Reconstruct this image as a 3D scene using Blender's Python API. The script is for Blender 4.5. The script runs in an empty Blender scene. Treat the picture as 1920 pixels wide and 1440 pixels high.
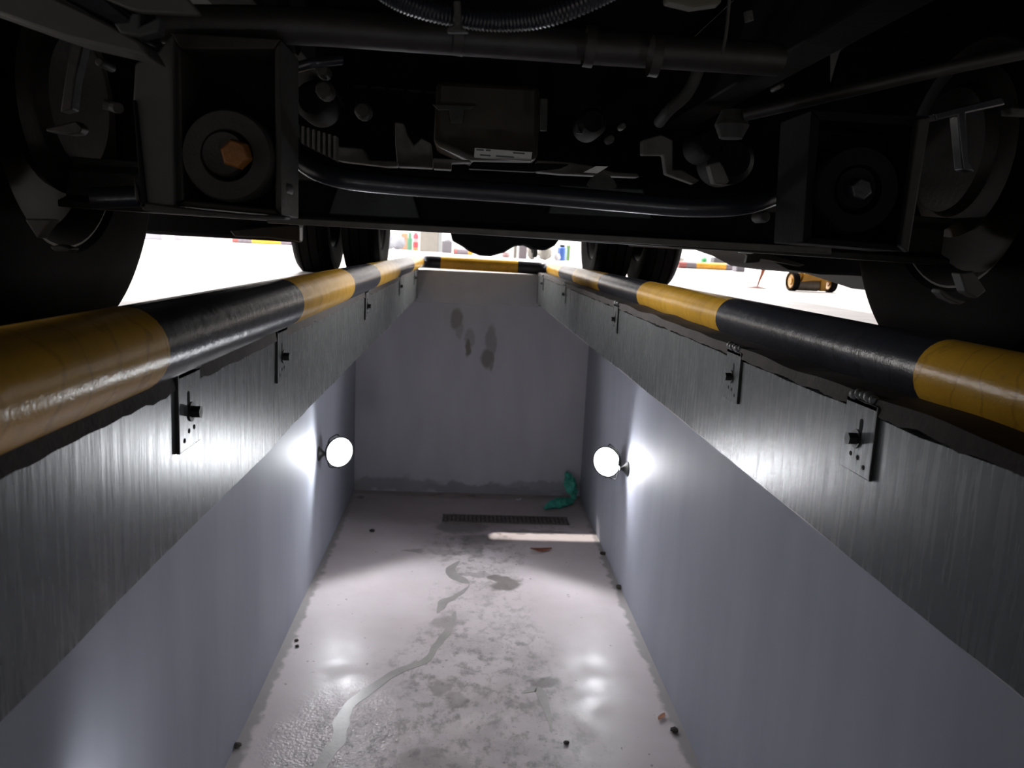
import bpy, bmesh, math, random
from mathutils import Vector, Matrix, noise
random.seed(7)
C = bpy.context.scene.collection
S = bpy.context.scene
# ------------------------------------------------------------------ camera
CAM = Vector((-0.08887, 0.0, 0.18701)); FOC = 1523.67
FW = Vector((0.06087464, 0.98453685, -0.16426038))
RT = Vector((0.99748424, -0.05401603, 0.04590715))
UP = Vector((-0.03632459, 0.16664172, 0.98534819))
cam = bpy.data.cameras.new('camera'); co = bpy.data.objects.new('camera', cam); C.objects.link(co)
M = Matrix((RT, UP, -FW)).transposed().to_4x4(); M.translation = CAM
co.matrix_world = M
cam.sensor_fit = 'HORIZONTAL'; cam.sensor_width = 36.0; cam.lens = 36.0*FOC/1920.0
cam.clip_start = 0.02; cam.clip_end = 200
cam.dof.use_dof = True; cam.dof.focus_distance = 1.5; cam.dof.aperture_fstop = 9.0
S.camera = co
# ------------------------------------------------------------------ world, sun, exposure
S.view_settings.view_transform = 'Standard'; S.view_settings.look = 'None'
S.view_settings.exposure = 0.0; S.view_settings.gamma = 1.0; S.view_settings.use_curve_mapping = False
w = bpy.data.worlds.new('world'); S.world = w; w.use_nodes = True
w.node_tree.nodes['Background'].inputs[0].default_value = (1.0, 0.955, 0.935, 1)
w.node_tree.nodes['Background'].inputs[1].default_value = 0.10
sl = bpy.data.lights.new('sun', 'SUN'); sl.energy = 4.0; sl.angle = math.radians(0.8); sl.color = (1.0, 0.93, 0.86)
so = bpy.data.objects.new('sun', sl); C.objects.link(so)
so.rotation_euler = Vector((0.30, -0.50, -1.0)).to_track_quat('-Z', 'Y').to_euler()
LAMP_W = 20.0; NEAR_W = 3.2; BACK_FILL_W = 3.5; LENS = 30.0
# ceiling light banks of the hall
for loc, sx, sy, e in (((0, 18.5, 6.5), 18, 15, 8000), ((-9, 7.5, 6.5), 8, 8, 120), ((9, 7.5, 6.5), 8, 8, 500)):
    al = bpy.data.lights.new('hall_light', 'AREA'); al.shape = 'RECTANGLE'; al.size = sx; al.size_y = sy; al.energy = e; al.color = (1.0, .955, .93)
    ao = bpy.data.objects.new('hall_light', al); C.objects.link(ao); ao.location = loc
# side fill added out of view to brighten the far beam ends
for sx_ in (-1, 1):
    al = bpy.data.lights.new('side_fill', 'AREA'); al.shape = 'RECTANGLE'; al.size = 6; al.size_y = 13; al.energy = 6500; al.color = (1.0, .965, .95)
    ao = bpy.data.objects.new('side_fill', al); C.objects.link(ao); ao.location = (sx_*14, 16.5, 3.2); ao.rotation_euler = (0, sx_*math.pi/2, 0)

# ------------------------------------------------------------------ pixel -> point in the place
def ray(px, py): return FW*FOC + RT*(px-960) - UP*(py-720)
def at(px, py, Y):
    d = ray(px, py); return CAM + d*((Y-CAM.y)/d.y)

# ------------------------------------------------------------------ materials
def nodes(name):
    m = bpy.data.materials.new(name); m.use_nodes = True
    nt = m.node_tree; return m, nt, nt.nodes['Principled BSDF']
def N(nt, t, **kw):
    n = nt.nodes.new(t)
    for k, v in kw.items(): setattr(n, k, v)
    return n
def math_n(nt, op, a, b=None, c=None):
    n = N(nt, 'ShaderNodeMath', operation=op)
    for i, v in enumerate((a, b, c)):
        if v is None: continue
        if isinstance(v, (int, float)): n.inputs[i].default_value = v
        else: nt.links.new(v, n.inputs[i])
    return n.outputs[0]
def obj_co(nt, scale=(1, 1, 1)):
    tc = N(nt, 'ShaderNodeTexCoord'); mp = N(nt, 'ShaderNodeMapping'); mp.inputs['Scale'].default_value = scale
    nt.links.new(tc.outputs['Object'], mp.inputs[0]); return mp.outputs[0]
def noise_n(nt, vec, scale, detail=4, rough=.55):
    n = N(nt, 'ShaderNodeTexNoise'); n.inputs['Scale'].default_value = scale
    n.inputs['Detail'].default_value = detail; n.inputs['Roughness'].default_value = rough
    nt.links.new(vec, n.inputs['Vector']); return n.outputs['Fac']
def ramp(nt, fac, stops):
    r = N(nt, 'ShaderNodeValToRGB'); e = r.color_ramp.elements
    while len(e) < len(stops): e.new(.5)
    for x, (p, c) in zip(e, stops): x.position = p; x.color = (*c, 1) if len(c) == 3 else c
    nt.links.new(fac, r.inputs[0]); return r.outputs[0]
def mix(nt, fac, a, b):
    n = N(nt, 'ShaderNodeMix', data_type='RGBA')
    if isinstance(fac, float): n.inputs[0].default_value = fac
    else: nt.links.new(fac, n.inputs[0])
    for i, v in ((6, a), (7, b)):
        if isinstance(v, tuple): n.inputs[i].default_value = (*v, 1)
        else: nt.links.new(v, n.inputs[i])
    return n.outputs[2]
def bump(nt, b, h, strength, dist=.01):
    n = N(nt, 'ShaderNodeBump'); n.inputs['Strength'].default_value = strength; n.inputs['Distance'].default_value = dist
    nt.links.new(h, n.inputs['Height']); nt.links.new(n.outputs[0], b.inputs['Normal'])
def mat(name, col, rough=.5, metal=0.0, var=.25, scale=12, bmp=.15, spec=.5):
    m, nt, b = nodes(name); v = obj_co(nt)
    f = noise_n(nt, v, scale, 5)
    lo = tuple(c*(1-var) for c in col); hi = tuple(min(1, c*(1+var)) for c in col)
    nt.links.new(ramp(nt, f, [(.3, lo), (.7, hi)]), b.inputs['Base Color'])
    b.inputs['Roughness'].default_value = rough; b.inputs['Metallic'].default_value = metal
    b.inputs['Specular IOR Level'].default_value = spec
    if bmp: bump(nt, b, noise_n(nt, v, scale*4, 4), bmp, .003)
    return m
def blobs(nt, ells, warp=.04, wscale=9, axes=(0, 1)):
    """union of soft ellipses (cx, cy, rx, ry) in object space, ragged by noise"""
    tc = N(nt, 'ShaderNodeTexCoord'); sx = N(nt, 'ShaderNodeSeparateXYZ')
    nz = N(nt, 'ShaderNodeTexNoise'); nz.inputs['Scale'].default_value = wscale; nz.inputs['Detail'].default_value = 4
    nt.links.new(tc.outputs['Object'], nz.inputs['Vector'])
    sn = N(nt, 'ShaderNodeSeparateColor'); nt.links.new(nz.outputs['Color'], sn.inputs[0])
    nt.links.new(tc.outputs['Object'], sx.inputs[0])
    X = math_n(nt, 'MULTIPLY_ADD', math_n(nt, 'SUBTRACT', sn.outputs[0], .5), warp*2, sx.outputs[axes[0]])
    Y = math_n(nt, 'MULTIPLY_ADD', math_n(nt, 'SUBTRACT', sn.outputs[1], .5), warp*2, sx.outputs[axes[1]])
    out = None
    for cx, cy, rx, ry, k in ells:
        a = math_n(nt, 'DIVIDE', math_n(nt, 'SUBTRACT', X, cx), rx); b_ = math_n(nt, 'DIVIDE', math_n(nt, 'SUBTRACT', Y, cy), ry)
        d = math_n(nt, 'SQRT', math_n(nt, 'ADD', math_n(nt, 'MULTIPLY', a, a), math_n(nt, 'MULTIPLY', b_, b_)))
        mr = N(nt, 'ShaderNodeMapRange', interpolation_type='SMOOTHSTEP')
        nt.links.new(d, mr.inputs[0]); mr.inputs[1].default_value = 1.15; mr.inputs[2].default_value = .65
        mr.inputs[3].default_value = 0; mr.inputs[4].default_value = k
        out = mr.outputs[0] if out is None else math_n(nt, 'MAXIMUM', out, mr.outputs[0])
    return out

# glossy enamel on the concrete beams: vertical roller marks, chips
def m_enamel():
    m, nt, b = nodes('grey_enamel')
    v = obj_co(nt); vs = obj_co(nt, (1, 38, 3.2)); vf = obj_co(nt, (1, 120, 10))
    base = ramp(nt, noise_n(nt, v, 6, 5), [(.3, (.118, .128, .128)), (.7, (.14, .152, .152))])
    scr = ramp(nt, noise_n(nt, obj_co(nt, (1, 55, 7)), 2.2, 3, .6), [(.73, (0, 0, 0)), (.78, (1, 1, 1))])
    nt.links.new(mix(nt, math_n(nt, 'MULTIPLY', scr, .35), base, (.42, .43, .43)), b.inputs['Base Color'])
    rr = N(nt, 'ShaderNodeMapRange'); nt.links.new(noise_n(nt, vs, 2, 4), rr.inputs[0])
    rr.inputs[3].default_value = .2; rr.inputs[4].default_value = .34; nt.links.new(rr.outputs[0], b.inputs['Roughness']); b.inputs['Specular IOR Level'].default_value = .55
    h = math_n(nt, 'MULTIPLY_ADD', noise_n(nt, vf, 1.2, 4, .6), .2, noise_n(nt, vs, 1.5, 5, .6))
    h = math_n(nt, 'MULTIPLY_ADD', noise_n(nt, v, 7, 3), .8, h)
    h = math_n(nt, 'MULTIPLY_ADD', noise_n(nt, obj_co(nt, (1, 260, 45)), 1.0, 3, .6), .12, h)
    bump(nt, b, h, .075, .006)
    return m
def m_wall():
    m, nt, b = nodes('wall_paint')
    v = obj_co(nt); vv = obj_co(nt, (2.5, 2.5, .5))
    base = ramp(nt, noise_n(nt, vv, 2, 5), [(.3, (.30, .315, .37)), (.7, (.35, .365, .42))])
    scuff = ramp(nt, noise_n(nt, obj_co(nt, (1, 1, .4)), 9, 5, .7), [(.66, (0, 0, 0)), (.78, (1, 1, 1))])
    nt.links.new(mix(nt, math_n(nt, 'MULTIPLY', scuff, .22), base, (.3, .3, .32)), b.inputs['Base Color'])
    b.inputs['Roughness'].default_value = .62; b.inputs['Specular IOR Level'].default_value = .3
    bump(nt, b, math_n(nt, 'ADD', noise_n(nt, v, 3, 3), math_n(nt, 'MULTIPLY', noise_n(nt, v, 60, 3), .1)), .25, .01)
    return m
def m_endwall():
    m, nt, b = nodes('end_wall_paint')
    v = obj_co(nt); vv = obj_co(nt, (1, 1, .3))
    base = ramp(nt, noise_n(nt, vv, 5, 5), [(.3, (.51, .51, .55)), (.7, (.58, .58, .62))])
    # grease marks in the middle of the wall
    k = blobs(nt, [(-.152, -.36, .05, .085, .75), (-.125, -.45, .028, .075, .4), (-.045, -.50, .045, .075, .45), (-.055, -.575, .022, .085, .95),
                   (.118, -.52, .045, .13, .55), (.098, -.655, .052, .085, .85), (.13, -.70, .022, .06, .7)], .03, 11, (0, 2))
    c = mix(nt, k, base, (.20, .175, .15))
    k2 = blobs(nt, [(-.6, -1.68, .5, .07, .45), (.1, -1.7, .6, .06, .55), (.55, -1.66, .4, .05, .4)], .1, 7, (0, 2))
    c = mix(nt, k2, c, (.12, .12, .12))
    nt.links.new(c, b.inputs['Base Color']); b.inputs['Roughness'].default_value = .55
    bump(nt, b, math_n(nt, 'ADD', noise_n(nt, v, 4, 3), math_n(nt, 'MULTIPLY', noise_n(nt, v, 70, 3), .1)), .22, .01)
    return m
def m_pitfloor():
    m, nt, b = nodes('pit_floor_epoxy')
    v = obj_co(nt)
    base = ramp(nt, noise_n(nt, v, 3, 6), [(.3, (.61, .54, .545)), (.7, (.71, .645, .655))])
    # speckled dirt, thicker down the middle and near the lens end
    mid = blobs(nt, [(.02, 3.0, .5, 1.1, .85), (.02, 1.6, .75, 1.4, 1.0), (-.4, 2.75, .3, .5, .9), (.05, 4.9, .35, .5, .7), (.25, 5.5, .5, .12, .8), (.05, 4.0, .3, .8, .5)], .25, 2.5)
    sp = ramp(nt, noise_n(nt, obj_co(nt, (1, .75, 1)), 17, 8, .72), [(.49, (0, 0, 0)), (.62, (1, 1, 1))])
    c = mix(nt, math_n(nt, 'MULTIPLY', math_n(nt, 'MULTIPLY', sp, mid), .8), base, (.17, .155, .145))
    sp2 = ramp(nt, noise_n(nt, v, 4.5, 5, .6), [(.48, (0, 0, 0)), (.62, (1, 1, 1))])
    c = mix(nt, math_n(nt, 'MULTIPLY', math_n(nt, 'MULTIPLY', sp2, mid), .38), c, (.33, .30, .30))
    sp3 = ramp(nt, noise_n(nt, obj_co(nt, (1, 1.6, 1)), 55, 4, .6), [(.62, (0, 0, 0)), (.68, (1, 1, 1))])
    c = mix(nt, math_n(nt, 'MULTIPLY', math_n(nt, 'MULTIPLY', sp3, mid), .7), c, (.13, .12, .11))
    sp4 = ramp(nt, noise_n(nt, v, 30, 2, .5), [(.72, (0, 0, 0)), (.75, (1, 1, 1))])
    c = mix(nt, math_n(nt, 'MULTIPLY', sp4, .6), c, (.14, .11, .10))
    dk = blobs(nt, [(.2, 4.43, .1, .10, .8), (.15, 4.5, .06, .06, .8), (-.05, 5.38, .2, .14, .6), (.1, 5.15, .2, .1, .45), (.02, 5.0, .08, .18, .4), (-.1, 4.9, .2, .05, .35),
                    (-.35, 4.92, .06, .04, .5), (.33, 3.36, .09, .05, .75), (-.14, 3.3, .05, .1, .55), (-.06, 3.2, .05, .06, .5), (-.13, 3.95, .07, .1, .45), (0.02, 4.55, .12, .05, .4),
                    (.42, 4.95, .05, .05, .3), (-.5, 2.6, .16, .2, .55), (-.15, 2.75, .18, .12, .4), (.45, 5.32, .25, .05, .5), (-.28, 6.1, .06, .04, .8), (-.0, 6.12, .05, .03, .9), (-.83, 6.0, .04, .03, .8)], .09, 9)
    c = mix(nt, dk, c, (.14, .12, .11))
    # unlit end bay: its shade is painted into the floor colour
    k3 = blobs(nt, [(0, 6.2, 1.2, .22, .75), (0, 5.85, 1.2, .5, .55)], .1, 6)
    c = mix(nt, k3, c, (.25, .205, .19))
    # darker strips along the foot of both walls
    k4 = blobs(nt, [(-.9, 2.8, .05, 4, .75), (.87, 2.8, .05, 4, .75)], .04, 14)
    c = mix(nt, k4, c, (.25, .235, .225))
    nt.links.new(c, b.inputs['Base Color'])
    rr = N(nt, 'ShaderNodeMapRange'); nt.links.new(noise_n(nt, v, 8, 4), rr.inputs[0])
    rr.inputs[1].default_value = .35; rr.inputs[2].default_value = .65
    rr.inputs[3].default_value = .33; rr.inputs[4].default_value = .5
    wet0 = blobs(nt, [(-.5, 2.75, .3, .6, 1.0)], .12, 5)
    nt.links.new(math_n(nt, 'MULTIPLY_ADD', wet0, -.2, rr.outputs[0]), b.inputs['Roughness']); b.inputs['Specular IOR Level'].default_value = .3
    wet = blobs(nt, [(-.5, 2.75, .3, .6, 1.0)], .12, 5)
    h = math_n(nt, 'ADD', math_n(nt, 'MULTIPLY', noise_n(nt, v, 9, 4), .4), math_n(nt, 'MULTIPLY', math_n(nt, 'MULTIPLY', noise_n(nt, v, 70, 3, .6), wet), 1.6))
    h = math_n(nt, 'ADD', h, math_n(nt, 'MULTIPLY', noise_n(nt, v, 45, 3), .12))
    bump(nt, b, h, .5, .006)
    return m
def m_hallfloor():
    m, nt, b = nodes('hall_floor_epoxy')
    v = obj_co(nt); vs = obj_co(nt, (.5, 3, 1))
    c = ramp(nt, noise_n(nt, vs, 2, 6), [(.3, (.50, .47, .46)), (.65, (.72, .70, .70))])
    nt.links.new(c, b.inputs['Base Color']); b.inputs['Roughness'].default_value = .28
    bump(nt, b, noise_n(nt, v, 5, 4), .1, .005); return m
def m_pipe(name, col, worn, wcol):
    m, nt, b = nodes(name); v = obj_co(nt)
    f = noise_n(nt, v, 9, 6, .65); g = noise_n(nt, obj_co(nt, (4, 1, 4)), 22, 5, .7)
    base = ramp(nt, f, [(.3, tuple(c*.8 for c in col)), (.7, tuple(c*1.1 for c in col))])
    k = ramp(nt, g, [(.60, (0, 0, 0)), (.72, (1, 1, 1))])
    c = mix(nt, math_n(nt, 'MULTIPLY', k, worn), base, wcol)
    w_ = N(nt, 'ShaderNodeTexWave', wave_type='BANDS', bands_direction='Y'); w_.inputs['Scale'].default_value = 5
    w_.inputs['Distortion'].default_value = 9; w_.inputs['Detail'].default_value = 4; w_.inputs['Detail Scale'].default_value = 1.5
    nt.links.new(v, w_.inputs[0])
    k2 = ramp(nt, w_.outputs['Fac'], [(.0, (1, 1, 1)), (.035, (0, 0, 0))])
    c = mix(nt, math_n(nt, 'MULTIPLY', k2, .3), c, tuple(x*.35 for x in col))
    nt.links.new(c, b.inputs['Base Color']); b.inputs['Roughness'].default_value = .24; b.inputs['Specular IOR Level'].default_value = .25
    h = math_n(nt, 'ADD', noise_n(nt, v, 26, 3, .5), math_n(nt, 'MULTIPLY', noise_n(nt, v, 300, 3), .3))
    bump(nt, b, h, .32, .004); return m

ENAMEL = m_enamel(); WALL = m_wall(); ENDW = m_endwall(); PFLOOR = m_pitfloor(); HFLOOR = m_hallfloor()
YEL = m_pipe('yellow_pipe_paint', (.78, .44, .05), .3, (.42, .28, .12))
BLK = m_pipe('black_pipe_paint', (.034, .037, .048), .35, (.12, .105, .10))
YEL2 = mat('clean_yellow_paint', (.8, .42, .02), .35); 
RUST = mat('rusty_steel', (.026, .018, .015), .8, 0, .5, 30, .5)
CONC = mat('raw_concrete', (.3, .29, .28), .9)
DSTEEL = mat('dark_steel', (.035, .035, .033), .45, .4, .3, 25)
GREYP = mat('grey_bracket_paint', (.17, .175, .175), .38, 0, .15, 20, .2)
PLATE = mat('painted_plate', (.165, .172, .172), .4, 0, .1, 10, .1)
HOLE_SHADE = mat('hole_shade', (.004, .004, .004), .9, 0, 0, 5, 0)  # black for flat discs: the darkness inside the holes is painted
RUB = mat('tyre_rubber', (.0045, .0042, .0042), .9, 0, .2, 20, .2, .05)
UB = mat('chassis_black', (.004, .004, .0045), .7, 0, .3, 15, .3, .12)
UB2 = mat('black_painted_bar', (.014, .016, .022), .3, 0, .2, 30, .15)
UBR = mat('grimy_brown_steel', (.014, .011, .009), .6, 0, .4, 18, .4)
UBG = mat('dusty_grey_casting', (.028, .028, .026), .7, 0, .35, 25, .5)
UBC = mat('pale_engine_casting', (.10, .095, .085), .7, 0, .35, 25, .5)
UBL = mat('light_grey_plate', (.042, .041, .039), .6, 0, .2, 12, .2)
GREENISH = mat('green_grey_steel', (.02, .024, .025), .6, 0, .3, 20, .3)
TUBE = mat('tube_steel', (.018, .016, .015), .5, .1, .4, 20, .3)
ORB = mat('rusty_orange_bolt', (.22, .085, .015), .5, .2, .3, 40, .3)
RIM = mat('wheel_rim_steel', (.018, .016, .015), .6, .1, .3, 12, .2)
LAB = mat('paper_label', (.62, .62, .60), .5, 0, .08, 30, 0)
INK = mat('label_ink', (.12, .12, .13), .6, 0, 0, 5, 0)
REDP = mat('red_plastic', (.35, .02, .04), .4, 0, .1, 5, 0)
WHP = mat('white_plastic', (.8, .8, .82), .5, 0, .05, 5, 0)
def flat(name, c, r=.6): return mat(name, c, r, 0, .08, 8, .05)
def emit(name, col, s):
    m, nt, b = nodes(name); b.inputs['Base Color'].default_value = (*col, 1)
    b.inputs['Emission Color'].default_value = (*col, 1); b.inputs['Emission Strength'].default_value = s; return m
LENSM = emit('lit_lens', (.96, .98, 1.0), LENS)

# ------------------------------------------------------------------ object helpers
def tag(o, label=None, cat=None, group=None, kind=None):
    if label: o['label'] = label
    if cat: o['category'] = cat
    if group: o['group'] = group
    if kind: o['kind'] = kind
    return o
def empty(name, loc, label, cat, group=None, rz=0):
    o = bpy.data.objects.new(name, None); C.objects.link(o); o.location = loc; o.rotation_euler.z = rz
    o.empty_display_size = .05; return tag(o, label, cat, group)
def smooth(bm, deg=35):
    for f in bm.faces: f.smooth = True
    for e in bm.edges:
        if len(e.link_faces) == 2 and e.calc_face_angle(0) > math.radians(deg): e.smooth = False
def build(name, bm, m, parent=None, bev=0, loc=None):
    """link bm as one mesh; bm is in world space unless a parent is given by origin"""
    bmesh.ops.recalc_face_normals(bm, faces=bm.faces[:])
    smooth(bm)
    me = bpy.data.meshes.new(name); bm.to_mesh(me); bm.free()
    for x in (m if isinstance(m, (list, tuple)) else [m]): me.materials.append(x)
    o = bpy.data.objects.new(name, me); C.objects.link(o)
    if parent:
        o.parent = parent
    if loc: o.location = loc
    if bev:
        b = o.modifiers.new('bevel', 'BEVEL'); b.width = bev; b.segments = 2; b.limit_method = 'ANGLE'
    return o
def B(): return bmesh.new()
def box(bm, lo, hi, mi=0):
    vs = [bm.verts.new((x, y, z)) for x in (lo[0], hi[0]) for y in (lo[1], hi[1]) for z in (lo[2], hi[2])]
    for q in ((0, 1, 3, 2), (4, 6, 7, 5), (0, 4, 5, 1), (2, 3, 7, 6), (0, 2, 6, 4), (1, 5, 7, 3)):
        f = bm.faces.new([vs[i] for i in q]); f.material_index = mi
    return bm
def prism(bm, pts, ext, mi=0):
    a = [bm.verts.new(p) for p in pts]; ext = Vector(ext); b = [bm.verts.new(Vector(p)+ext) for p in pts]
    fs = [bm.faces.new(a), bm.faces.new(b[::-1])]; n = len(a)
    for i in range(n): fs.append(bm.faces.new((a[i], a[(i+1) % n], b[(i+1) % n], b[i])))
    for f in fs: f.material_index = mi
    return bm
def tube(bm, pts, r, seg=14, mi=0, caps=True):
    pts = [Vector(p) for p in pts]; n = len(pts); rs = r if isinstance(r, (list, tuple)) else [r]*n
    mis = mi if isinstance(mi, (list, tuple)) else [mi]*n
    t0 = (pts[1]-pts[0]).normalized(); u = t0.orthogonal().normalized(); rings = []
    for i, p in enumerate(pts):
        t = ((pts[i]-pts[i-1]).normalized() if i else t0) + ((pts[i+1]-pts[i]).normalized() if i < n-1 else (pts[i]-pts[i-1]).normalized())
        t.normalize(); u = (u - t*u.dot(t)).normalized(); v = t.cross(u)
        rings.append([bm.verts.new(p+(u*math.cos(a)+v*math.sin(a))*rs[i]) for a in [2*math.pi*k/seg for k in range(seg)]])
    for i in range(n-1):
        for k in range(seg):
            f = bm.faces.new((rings[i][k], rings[i][(k+1) % seg], rings[i+1][(k+1) % seg], rings[i+1][k])); f.material_index = mis[i]
    if caps: bm.faces.new(rings[0][::-1]).material_index = mis[0]; bm.faces.new(rings[-1]).material_index = mis[-1]
    return bm
def spline(pts, n=8):
    pts = [Vector(p) for p in pts]; P = [pts[0]*2-pts[1]]+pts+[pts[-1]*2-pts[-2]]; out = []
    for i in range(1, len(P)-2):
        a, b, c, d = P[i-1:i+3]
        for k in range(n):
            t = k/n; out.append(.5*((2*b)+(c-a)*t+(2*a-5*b+4*c-d)*t*t+(-a+3*b-3*c+d)*t**3))
    return out+[pts[-1]]
def lathe(bm, prof, origin, axis, seg=32, mi=0):
    """prof: (along axis, radius)"""
    ax = Vector(axis).normalized(); u = ax.orthogonal().normalized(); v = ax.cross(u); o = Vector(origin); rings = []
    for h, r in prof:
        if r < 1e-6: rings.append([bm.verts.new(o+ax*h)]*seg); continue
        rings.append([bm.verts.new(o+ax*h+(u*math.cos(2*math.pi*k/seg)+v*math.sin(2*math.pi*k/seg))*r) for k in range(seg)])
    for i in range(len(rings)-1):
        for k in range(seg):
            q = [rings[i][k], rings[i][(k+1) % seg], rings[i+1][(k+1) % seg], rings[i+1][k]]
            q2 = []
            for x in q:
                if x not in q2: q2.append(x)
            if len(q2) > 2:
                f = bm.faces.new(q2); f.material_index = mi
    return bm
def pts_at(px, Y): return [at(x, y, Y) for x, y in px]
def dup(root, loc=None, rz=None, label=None, mirror=False):
    r = root.copy(); C.objects.link(r)
    if loc is not None: r.location = loc
    if rz is not None: r.rotation_euler.z = rz
    if mirror: r.scale.x = -r.scale.x
    if label: r['label'] = label
    for ch in list(root.children):
        c = ch.copy(); C.objects.link(c); c.parent = r
        for g in list(ch.children):
            d = g.copy(); C.objects.link(d); d.parent = c
    return r

# ================================================================== the setting
A, WL, WR, D, H, BH = .45, -.902, .869, 6.165, -1.726, -.208
Y0 = -2.6
def struct(name, bm, m, bev=0):
    o = build(name, bm, m, None, bev); o['kind'] = 'structure'; return o
# shop floor slab with the pit opening
bm = B(); t = BH-.02
for lo, hi in (((-40, Y0, t), (-A-.025, D, 0)), ((A+.025, Y0, t), (40, D, 0)), ((-40, D+.02, t), (40, 40, 0)), ((-40, -12, t), (40, Y0, 0))): box(bm, lo, hi)
struct('floor', bm, HFLOOR)
# enamelled beam faces with hand-cut, slightly wavy lower edges
def beam(side, name):
    bm = B(); n = 170; rnd = random.Random(3 if side < 0 else 5); cols = []
    step = [0.0]*(n+1)
    for i in range(n+1):
        y = Y0+(D-Y0)*i/n
        wv = noise.noise(Vector((y*1.7, side*3, 0)))*.006 + noise.noise(Vector((y*9, side*5, 1)))*.003
        tp = noise.noise(Vector((y*6, side*7, 4)))*.0035 + noise.noise(Vector((y*23, side*7, 4)))*.002
        xo = noise.noise(Vector((y*1.1, side*9, 2)))*.002
        cols.append([Vector((side*(A+xo), y, -.008+tp)), Vector((side*(A+xo+.0005), y, (BH)*.5)), Vector((side*(A+xo), y, BH+wv)), Vector((side*(A+.03), y, BH+wv)), Vector((side*(A+.03), y, -.008))])
    V = [[bm.verts.new(p) for p in c] for c in cols]
    for i in range(n):
        for k in range(5):
            bm.faces.new((V[i][k], V[i+1][k], V[i+1][(k+1) % 5], V[i][(k+1) % 5]))
    bm.faces.new(V[0]); bm.faces.new(V[-1][::-1])
    return struct(name, bm, ENAMEL)
beam(-1, 'trim_1'); beam(1, 'trim_2')
# dark rusty steel edging on top of each beam
def edging(side, name):
    bm = B(); n = 420; V = []
    for i in range(n+1):
        y = Y0+(D-Y0)*i/n
        z1 = .016+noise.noise(Vector((y*5, side, 3)))*.006; z0 = (-.009 if side < 0 else -.004)+noise.noise(Vector((y*14, side*2, 8)))*.005+noise.noise(Vector((y*47, side*2, 8)))*.003
        x0 = A-.0035+noise.noise(Vector((y*10, side, 5)))*.0022
        V.append([bm.verts.new(p) for p in ((side*x0, y, z0), (side*(x0+.004), y, z1), (side*(A+.075), y, z1), (side*(A+.075), y, z0))])
    for i in range(n):
        for k in range(4): bm.faces.new((V[i][k], V[i+1][k], V[i+1][(k+1) % 4], V[i][(k+1) % 4]))
    bm.faces.new(V[0]); bm.faces.new(V[-1][::-1])
    struct(name, bm, RUST)
edging(-1, 'trim_3'); edging(1, 'trim_4')
struct('wall_left', box(B(), (WL-.15, Y0, H), (WL, D, BH-.0201)), WALL)
struct('wall_right', box(B(), (WR, Y0, H), (WR+.15, D, BH-.0201)), WALL)
bm = B(); box(bm, (-1.05, D+.012, H), (1.02, D+.16, BH-.03)); struct('wall_end', bm, ENDW)
struct('trim_5', box(B(), (-A-.02, D, BH-.035), (A+.02, D+.16, -.002)), mat('end_beam_paint', (.52, .52, .54), .45, 0, .06, 6, .15), .006)
struct('wall_back', box(B(), (-1.05, Y0-.15, H), (1.02, Y0, BH)), WALL)
bm = B(); box(bm, (-1.05, Y0-.15, H-.1), (1.02, D+.16, H)); struct('floor_pit', bm, PFLOOR)
# far side of the hall
struct('wall_hall', box(B(), (-30, 31, 0), (30, 31.2, 5)), flat('hall_wall_paint', (.55, .54, .53)))

# ================================================================== guard rail round the pit
RR = .048
zl, zr, xl, xr = .059, .048, -.455, .553
rail = empty('guard_rail', (0, D, 0), 'black and yellow striped steel pipe rail running round the rim of the pit', 'rail')
path = []; mis = []
lt = [.896, 1.636, 2.378, 3.08, 4.0, 5.05]; rt = [1.031, 1.901, 2.817, 3.68, 4.59, 5.30]
def run(x, z, y0, y1, trans, first, rev=False):
    ys = sorted(set([y0, y1]+[t_ for t_ in trans]+[y0+i*.15 for i in range(int((y1-y0)/.15)+1)])); o = []
    for y in ys:
        k = sum(1 for t_ in trans if y >= t_-1e-6); o.append((Vector((x, y, z)), (first+k) % 2))
    return o
YEND = D+.075; rb = .11
# material index: 0 yellow, 1 black
L_ = run(xl, zl, Y0+.3, YEND-rb, [-1.6, -.75, .05]+lt, 1)
# the colour of a ring belongs to the stretch that starts there, so .896 starts a black stretch
L_ = [(p, 1 if ((p.y < -1.6+1e-6 and False) or (p.y >= lt[0]-1e-6 and p.y < lt[1]-1e-6) or (lt[2]-1e-6 <= p.y < lt[3]-1e-6) or (lt[4]-1e-6 <= p.y < lt[5]-1e-6) or (-.75 <= p.y < .05-1e-6)) else 0) for p, _ in L_]
R_ = run(xr, zr, Y0+.3, YEND-rb, [-.75, .15]+rt, 1)
R_ = [(p, 1 if ((rt[0] <= p.y+1e-6 and p.y < rt[1]-1e-6) or (rt[2]-1e-6 <= p.y < rt[3]-1e-6) or (rt[4]-1e-6 <= p.y < rt[5]-1e-6) or (-.75 <= p.y < .15-1e-6)) else 0) for p, _ in R_]
path = [p for p, _ in L_]; mis = [k for _, k in L_]
mis[-1] = 1
for i in range(1, 9):
    a = math.pi/2*i/8; path.append(Vector((xl+rb-rb*math.cos(a), YEND-rb+rb*math.sin(a), zl))); mis.append(1)
zf = lambda x: zl+(zr-zl)*(x-xl)/(xr-xl)
for x, k in ((-.285, 0), (-.1, 0), (.1, 0), (.298, 1)):
    path.append(Vector((x, YEND, zf(x)))); mis.append(k)
for i in range(0, 9):
    a = math.pi/2*i/8; path.append(Vector((xr-rb+rb*math.sin(a), YEND-rb+rb*math.cos(a), zr))); mis.append(1)
rr_ = [(p, k) for p, k in R_][::-1]
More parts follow.
